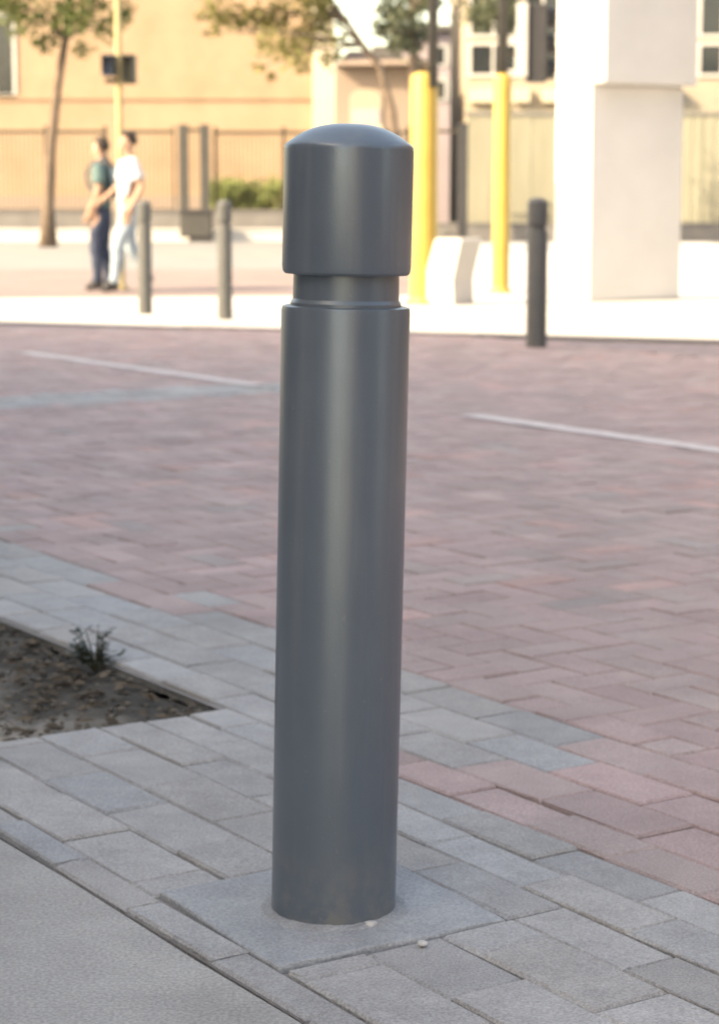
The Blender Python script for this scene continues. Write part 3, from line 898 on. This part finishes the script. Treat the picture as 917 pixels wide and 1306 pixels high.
# hedge behind the fence
def hedge():
    D = 62.5
    root = empty('hedge', (X(330, D), D, 0))
    bm = bmesh.new()
    zc, zb = hz(240, D), 0
    cl = []
    for i in range(110):
        px = random.uniform(272, 420); cl.append((P(px, random.uniform(238, 275), D) + Vector((0, random.uniform(-.5, .5), 0)), random.uniform(.25, .42)))
    leaf_cloud(cl, 16000, .11, M['hedge'], 'leaves', root, root.location)
    bm = bmesh.new()
    for i in range(13):
        x = X(276 + i * 11.5, D) - root.location.x
        tube(bm, [(x, 0, -.05), (x + .04, .05, .5), (x - .05, 0, 1.2)], [.04, .03, .01], 6)
    link('stems', bm, M['bark'], root)
    tag(root, 'clipped green hedge behind the bar fence right of gate posts', 'hedge')
hedge()

# ------------------------------------------------------------------ people
def person(label, loc, rz, h, J, top, trou, hair='hair', bag=None, sleeve=.5):
    """J: joints dict in metres for a 1.75 m figure, x = facing forward, y = left"""
    k = h / 1.75
    root = empty('person', loc, rz)
    V, E, Rr = [], [], []
    idx = {}
    def add(n, p, r, par=None):
        idx[n] = len(V); V.append(Vector(p) * k); Rr.append(r if isinstance(r, tuple) else (r, r))
        if par is not None: E.append((idx[par], idx[n]))
    add('pel', (0, 0, .95), (.135, .115))
    add('wst', (.01, 0, 1.12), (.125, .10), 'pel')
    add('chest', (.0, 0, 1.32), (.155, .115), 'wst')
    add('neckb', (-.01, 0, 1.455), (.07, .065), 'chest')
    add('neck', (.005, 0, 1.53), (.052, .055), 'neckb')
    add('jaw', (.03, 0, 1.585), (.062, .07), 'neck')
    add('skull', (.012, 0, 1.66), (.078, .092), 'jaw')
    add('crown', (.005, 0, 1.715), (.058, .07), 'skull')
    add('nose', (.107, 0, 1.618), (.012, .014), 'jaw')
    for s, sd in ((1, 'l'), (-1, 'r')):
        add(sd + 'sh', (-.005, s * .165, 1.42), .062, 'chest')
        add(sd + 'el', J[sd + 'el'], .044, sd + 'sh')
        add(sd + 'wr', J[sd + 'wr'], .030, sd + 'el')
        wr = Vector(J[sd + 'wr']); d = (wr - Vector(J[sd + 'el'])).normalized()
        palm = wr + d * .07
        add(sd + 'pm', palm, (.036, .022), sd + 'wr')
        fwd = Vector((1, 0, 0)); side = d.cross(Vector((0, s, 0))).normalized()
        for q, (o_, L) in enumerate(((-.027, .07), (-.009, .085), (.009, .08), (.027, .062))):
            b0 = palm + d * .02 + side * o_
            add(f'{sd}f{q}', b0 + d * .035, .0085, sd + 'pm'); add(f'{sd}g{q}', b0 + d * L + Vector((0, -s * .018, 0)), .0075, f'{sd}f{q}')
        add(sd + 'th', wr + d * .035 + side * -.045, .010, sd + 'pm'); add(sd + 'tt', wr + d * .075 + side * -.062, .008, sd + 'th')
        add(sd + 'hp', (0, s * .095, .90), (.098, .105), 'pel')
        add(sd + 'kn', J[sd + 'kn'], (.062, .066), sd + 'hp')
        add(sd + 'ca', (Vector(J[sd + 'kn']) * .62 + Vector(J[sd + 'an']) * .38 + Vector((-.015, 0, 0))), (.056, .062), sd + 'kn')
        add(sd + 'an', J[sd + 'an'], .042, sd + 'ca')
        t = J[sd + 'to']
        hl = Vector(J[sd + 'an']) + Vector((-.035, 0, -.05))
        add(sd + 'he', hl, .036, sd + 'an')
        add(sd + 'to', t, (.042, .03), sd + 'an')
    me = bpy.data.meshes.new('skin'); me.from_pydata([tuple(v) for v in V], E, [])
    tmp = bpy.data.objects.new('tmp', me); COL.objects.link(tmp)
    md = tmp.modifiers.new('s', 'SKIN'); md.use_smooth_shade = True; md.branch_smoothing = .3
    for i, r in enumerate(Rr): me.skin_vertices[0].data[i].radius = (r[0] * k, r[1] * k)
    me.skin_vertices[0].data[0].use_root = True
    tmp.modifiers.new('u', 'SUBSURF').levels = 2
    dg = bpy.context.evaluated_depsgraph_get(); dg.update()
    body_me = bpy.data.meshes.new_from_object(tmp.evaluated_get(dg))
    bpy.data.objects.remove(tmp)
    body_me.materials.clear(); body_me.materials.append(M['skin'])
    for p in body_me.polygons: p.use_smooth = True
    body = bpy.data.objects.new('body', body_me); COL.objects.link(body); body.parent = root
    # bone distance: which bone a face belongs to
    names = {v: n for n, v in idx.items()}
    bones = [(names[a], names[b], V[a], V[b]) for a, b in E]
    def bone(c):
        best, bd, bt = None, 9, 0
        for a, b, p, q in bones:
            d = q - p; t = max(0, min(1, (c - p).dot(d) / max(d.length_squared, 1e-9)))
            dd = (c - p - d * t).length
            if dd < bd: best, bd, bt = (a, b), dd, t
        return best, bt
    sh, tr, fo = set(), set(), set()
    for p in body_me.polygons:
        (a, b), t = bone(p.center); 
        if b in ('he',) or b[1:] in ('he', 'to') or (b[1:] == 'an' and t > .93): fo.add(p.index)
        elif b[1:] in ('kn', 'ca', 'an') or (b[1:] == 'hp' and p.center.z < .98 * k): tr.add(p.index)
        elif b in ('wst', 'chest') or b[1:] == 'hp' or b[1:] == 'sh' or (b == 'neckb' and t < .8):
            (sh if p.center.z > .93 * k else tr).add(p.index)
        elif b[1:] == 'el' and t < .2 + sleeve: sh.add(p.index)
    body_me.calc_loop_triangles()
    def garment(name, fs, off, m):
        bm = bmesh.new(); mp = {}
        for fi in fs:
            vs = []
            for vi in body_me.polygons[fi].vertices:
                if vi not in mp:
                    v = body_me.vertices[vi]
                    wr = .008 * noise.noise(v.co * 14) + .005 * noise.noise(v.co * 31)
                    mp[vi] = bm.verts.new(v.co + v.normal * (off + wr) * k)
                vs.append(mp[vi])
            bm.faces.new(vs)
        o = link(name, bm, m, root, smooth=True)
        so = o.modifiers.new('t', 'SOLIDIFY'); so.thickness = .005; so.offset = -1
        return o
    garment('shirt', sh, .020, M[top]); garment('trousers', tr, .013, M[trou]); 
    for sd in 'lr': garment('shoe', {f for f in fo if (bone(body_me.polygons[f].center)[0][1][0] == sd)}, .008, M['shoe'])
    bm = bmesh.new(); bmesh.ops.create_icosphere(bm, subdivisions=3, radius=1)
    for v in list(bm.verts):
        if (v.co.x > .35 and v.co.z < .45) or v.co.z < -.65: bm.verts.remove(v); continue
        n_ = 1 + .06 * noise.noise(v.co * 5)
        v.co = Vector((v.co.x * .104 * n_ - .006, v.co.y * .088 * n_, v.co.z * .105 * n_ + 1.668)) * k
    link('hair', bm, M[hair], root, smooth=True)
    for s in (1, -1):
        bm = bmesh.new(); bmesh.ops.create_icosphere(bm, subdivisions=2, radius=.011 * k)
        for v in bm.verts: v.co += Vector((.085, s * .032, 1.645)) * k
        link('eye', bm, M['eye'], root, smooth=True)
        bm = bmesh.new(); bmesh.ops.create_icosphere(bm, subdivisions=2, radius=1)
        for v in bm.verts: v.co = (Vector((v.co.x * .018, v.co.y * .009, v.co.z * .03)) + Vector((.005, s * .083, 1.625))) * k
        link('ear', bm, M['skin'], root, smooth=True)
    bm = bmesh.new(); bmesh.ops.create_icosphere(bm, subdivisions=2, radius=1)
    for v in bm.verts: v.co = (Vector((v.co.x * .008, v.co.y * .024, v.co.z * .006)) + Vector((.088, 0, 1.572))) * k
    link('mouth', bm, mat('lips', (.33, .15, .12)) if 'lips' not in bpy.data.materials else bpy.data.materials['lips'], root, smooth=True)
    tag(root, label, 'person')
    if bag:
        bm = bmesh.new(); box(bm, -.30, -.135, -.14, .14, 1.06, 1.42, bev=.05)
        for v in bm.verts: v.co *= k
        b_ = link('backpack', bm, M['bagcloth'], None, smooth=True)
        b_.location = loc; b_.rotation_euler = (0, 0, rz)
        for s in (1, -1):
            bm = bmesh.new()
            tube(bm, [Vector(q) * k for q in ((-.15, s * .09, 1.40), (-.05, s * .10, 1.515), (.09, s * .11, 1.45), (.145, s * .11, 1.33), (.10, s * .13, 1.18), (-.14, s * .12, 1.10))], .017 * k, 8)
            link('strap', bm, M['bagcloth'], b_, smooth=True)
        tag(b_, bag, 'backpack')
    return root
walk = dict(lel=(-.10, .215, 1.16), lwr=(.02, .225, .95), rel=(.06, -.215, 1.16), rwr=(.24, -.19, 1.02),
            lkn=(.16, .095, .50), lan=(.20, .09, .09), lto=(.34, .10, .035), rkn=(-.03, -.09, .50), ran=(-.25, -.085, .15), rto=(-.16, -.09, .035))
stand = dict(lel=(-.03, .22, 1.15), lwr=(.08, .20, .93), rel=(-.05, -.22, 1.15), rwr=(.04, -.21, .92),
             lkn=(.05, .10, .50), lan=(.03, .10, .09), lto=(.17, .12, .035), rkn=(.02, -.10, .50), ran=(-.06, -.10, .09), rto=(.08, -.125, .035))
pB = gp_at(166, 373)
person('person in white shirt and pale jeans walking beside a far bollard', (pB.x, pB.y, 0), R(200), 1.80, walk, 'whitecloth', 'paledenim')
pA = gp_at(133, 371)
person('person in teal shirt and navy jeans with a backpack, walking at left', (pA.x, pA.y - .1, 0), R(170), 1.74, stand, 'tealcloth', 'navydenim',
       bag='dark blue backpack worn by the person in teal shirt')

# ------------------------------------------------------------------ light
SUN_EL, SUN_AZ = 35.0, 60.0        # azimuth: degrees left of straight behind the camera
d = Vector((-math.sin(R(SUN_AZ)) * math.cos(R(SUN_EL)), -math.cos(R(SUN_AZ)) * math.cos(R(SUN_EL)), math.sin(R(SUN_EL))))
sl = bpy.data.lights.new('sun', 'SUN'); sl.energy = 2.1; sl.angle = R(.5); sl.color = (1, .93, .82)
so = bpy.data.objects.new('sun', sl); COL.objects.link(so); so.location = (0, 0, 30)
so.rotation_euler = (-d).to_track_quat('-Z', 'Y').to_euler()
w = bpy.data.worlds.new('World'); sc.world = w; w.use_nodes = True
nt = w.node_tree; bg = nt.nodes['Background']
sky = nt.nodes.new('ShaderNodeTexSky'); sky.sky_type = 'NISHITA'; sky.sun_disc = False
sky.sun_elevation = R(SUN_EL); sky.sun_rotation = math.atan2(d.x, d.y); sky.dust_density = 2.5; sky.air_density = 1.0; sky.ozone_density = 1.0
nt.links.new(sky.outputs[0], bg.inputs['Color']); bg.inputs['Strength'].default_value = .13

# ------------------------------------------------------------------ camera
cam = bpy.data.cameras.new('camera'); co = bpy.data.objects.new('camera', cam); COL.objects.link(co)
co.location = (0, 0, HC); co.rotation_euler = (math.pi / 2 - PITCH, 0, 0)
cam.sensor_fit = 'VERTICAL'; cam.sensor_height = 36; cam.lens = 36 * F / 1306
cam.clip_start = .05; cam.clip_end = 2000
cam.dof.use_dof = True; cam.dof.focus_distance = 2.42
cam.dof.aperture_fstop = cam.lens / 1000 / .0095
sc.camera = co
sc.view_settings.view_transform = 'Standard'; sc.view_settings.look = 'None'; sc.view_settings.gamma = 1; sc.view_settings.use_curve_mapping = False
sc.view_settings.exposure = 2.45
sc.view_settings.use_white_balance = True; sc.view_settings.white_balance_temperature = 9600; sc.view_settings.white_balance_tint = 10
sc.cycles.use_denoising = True
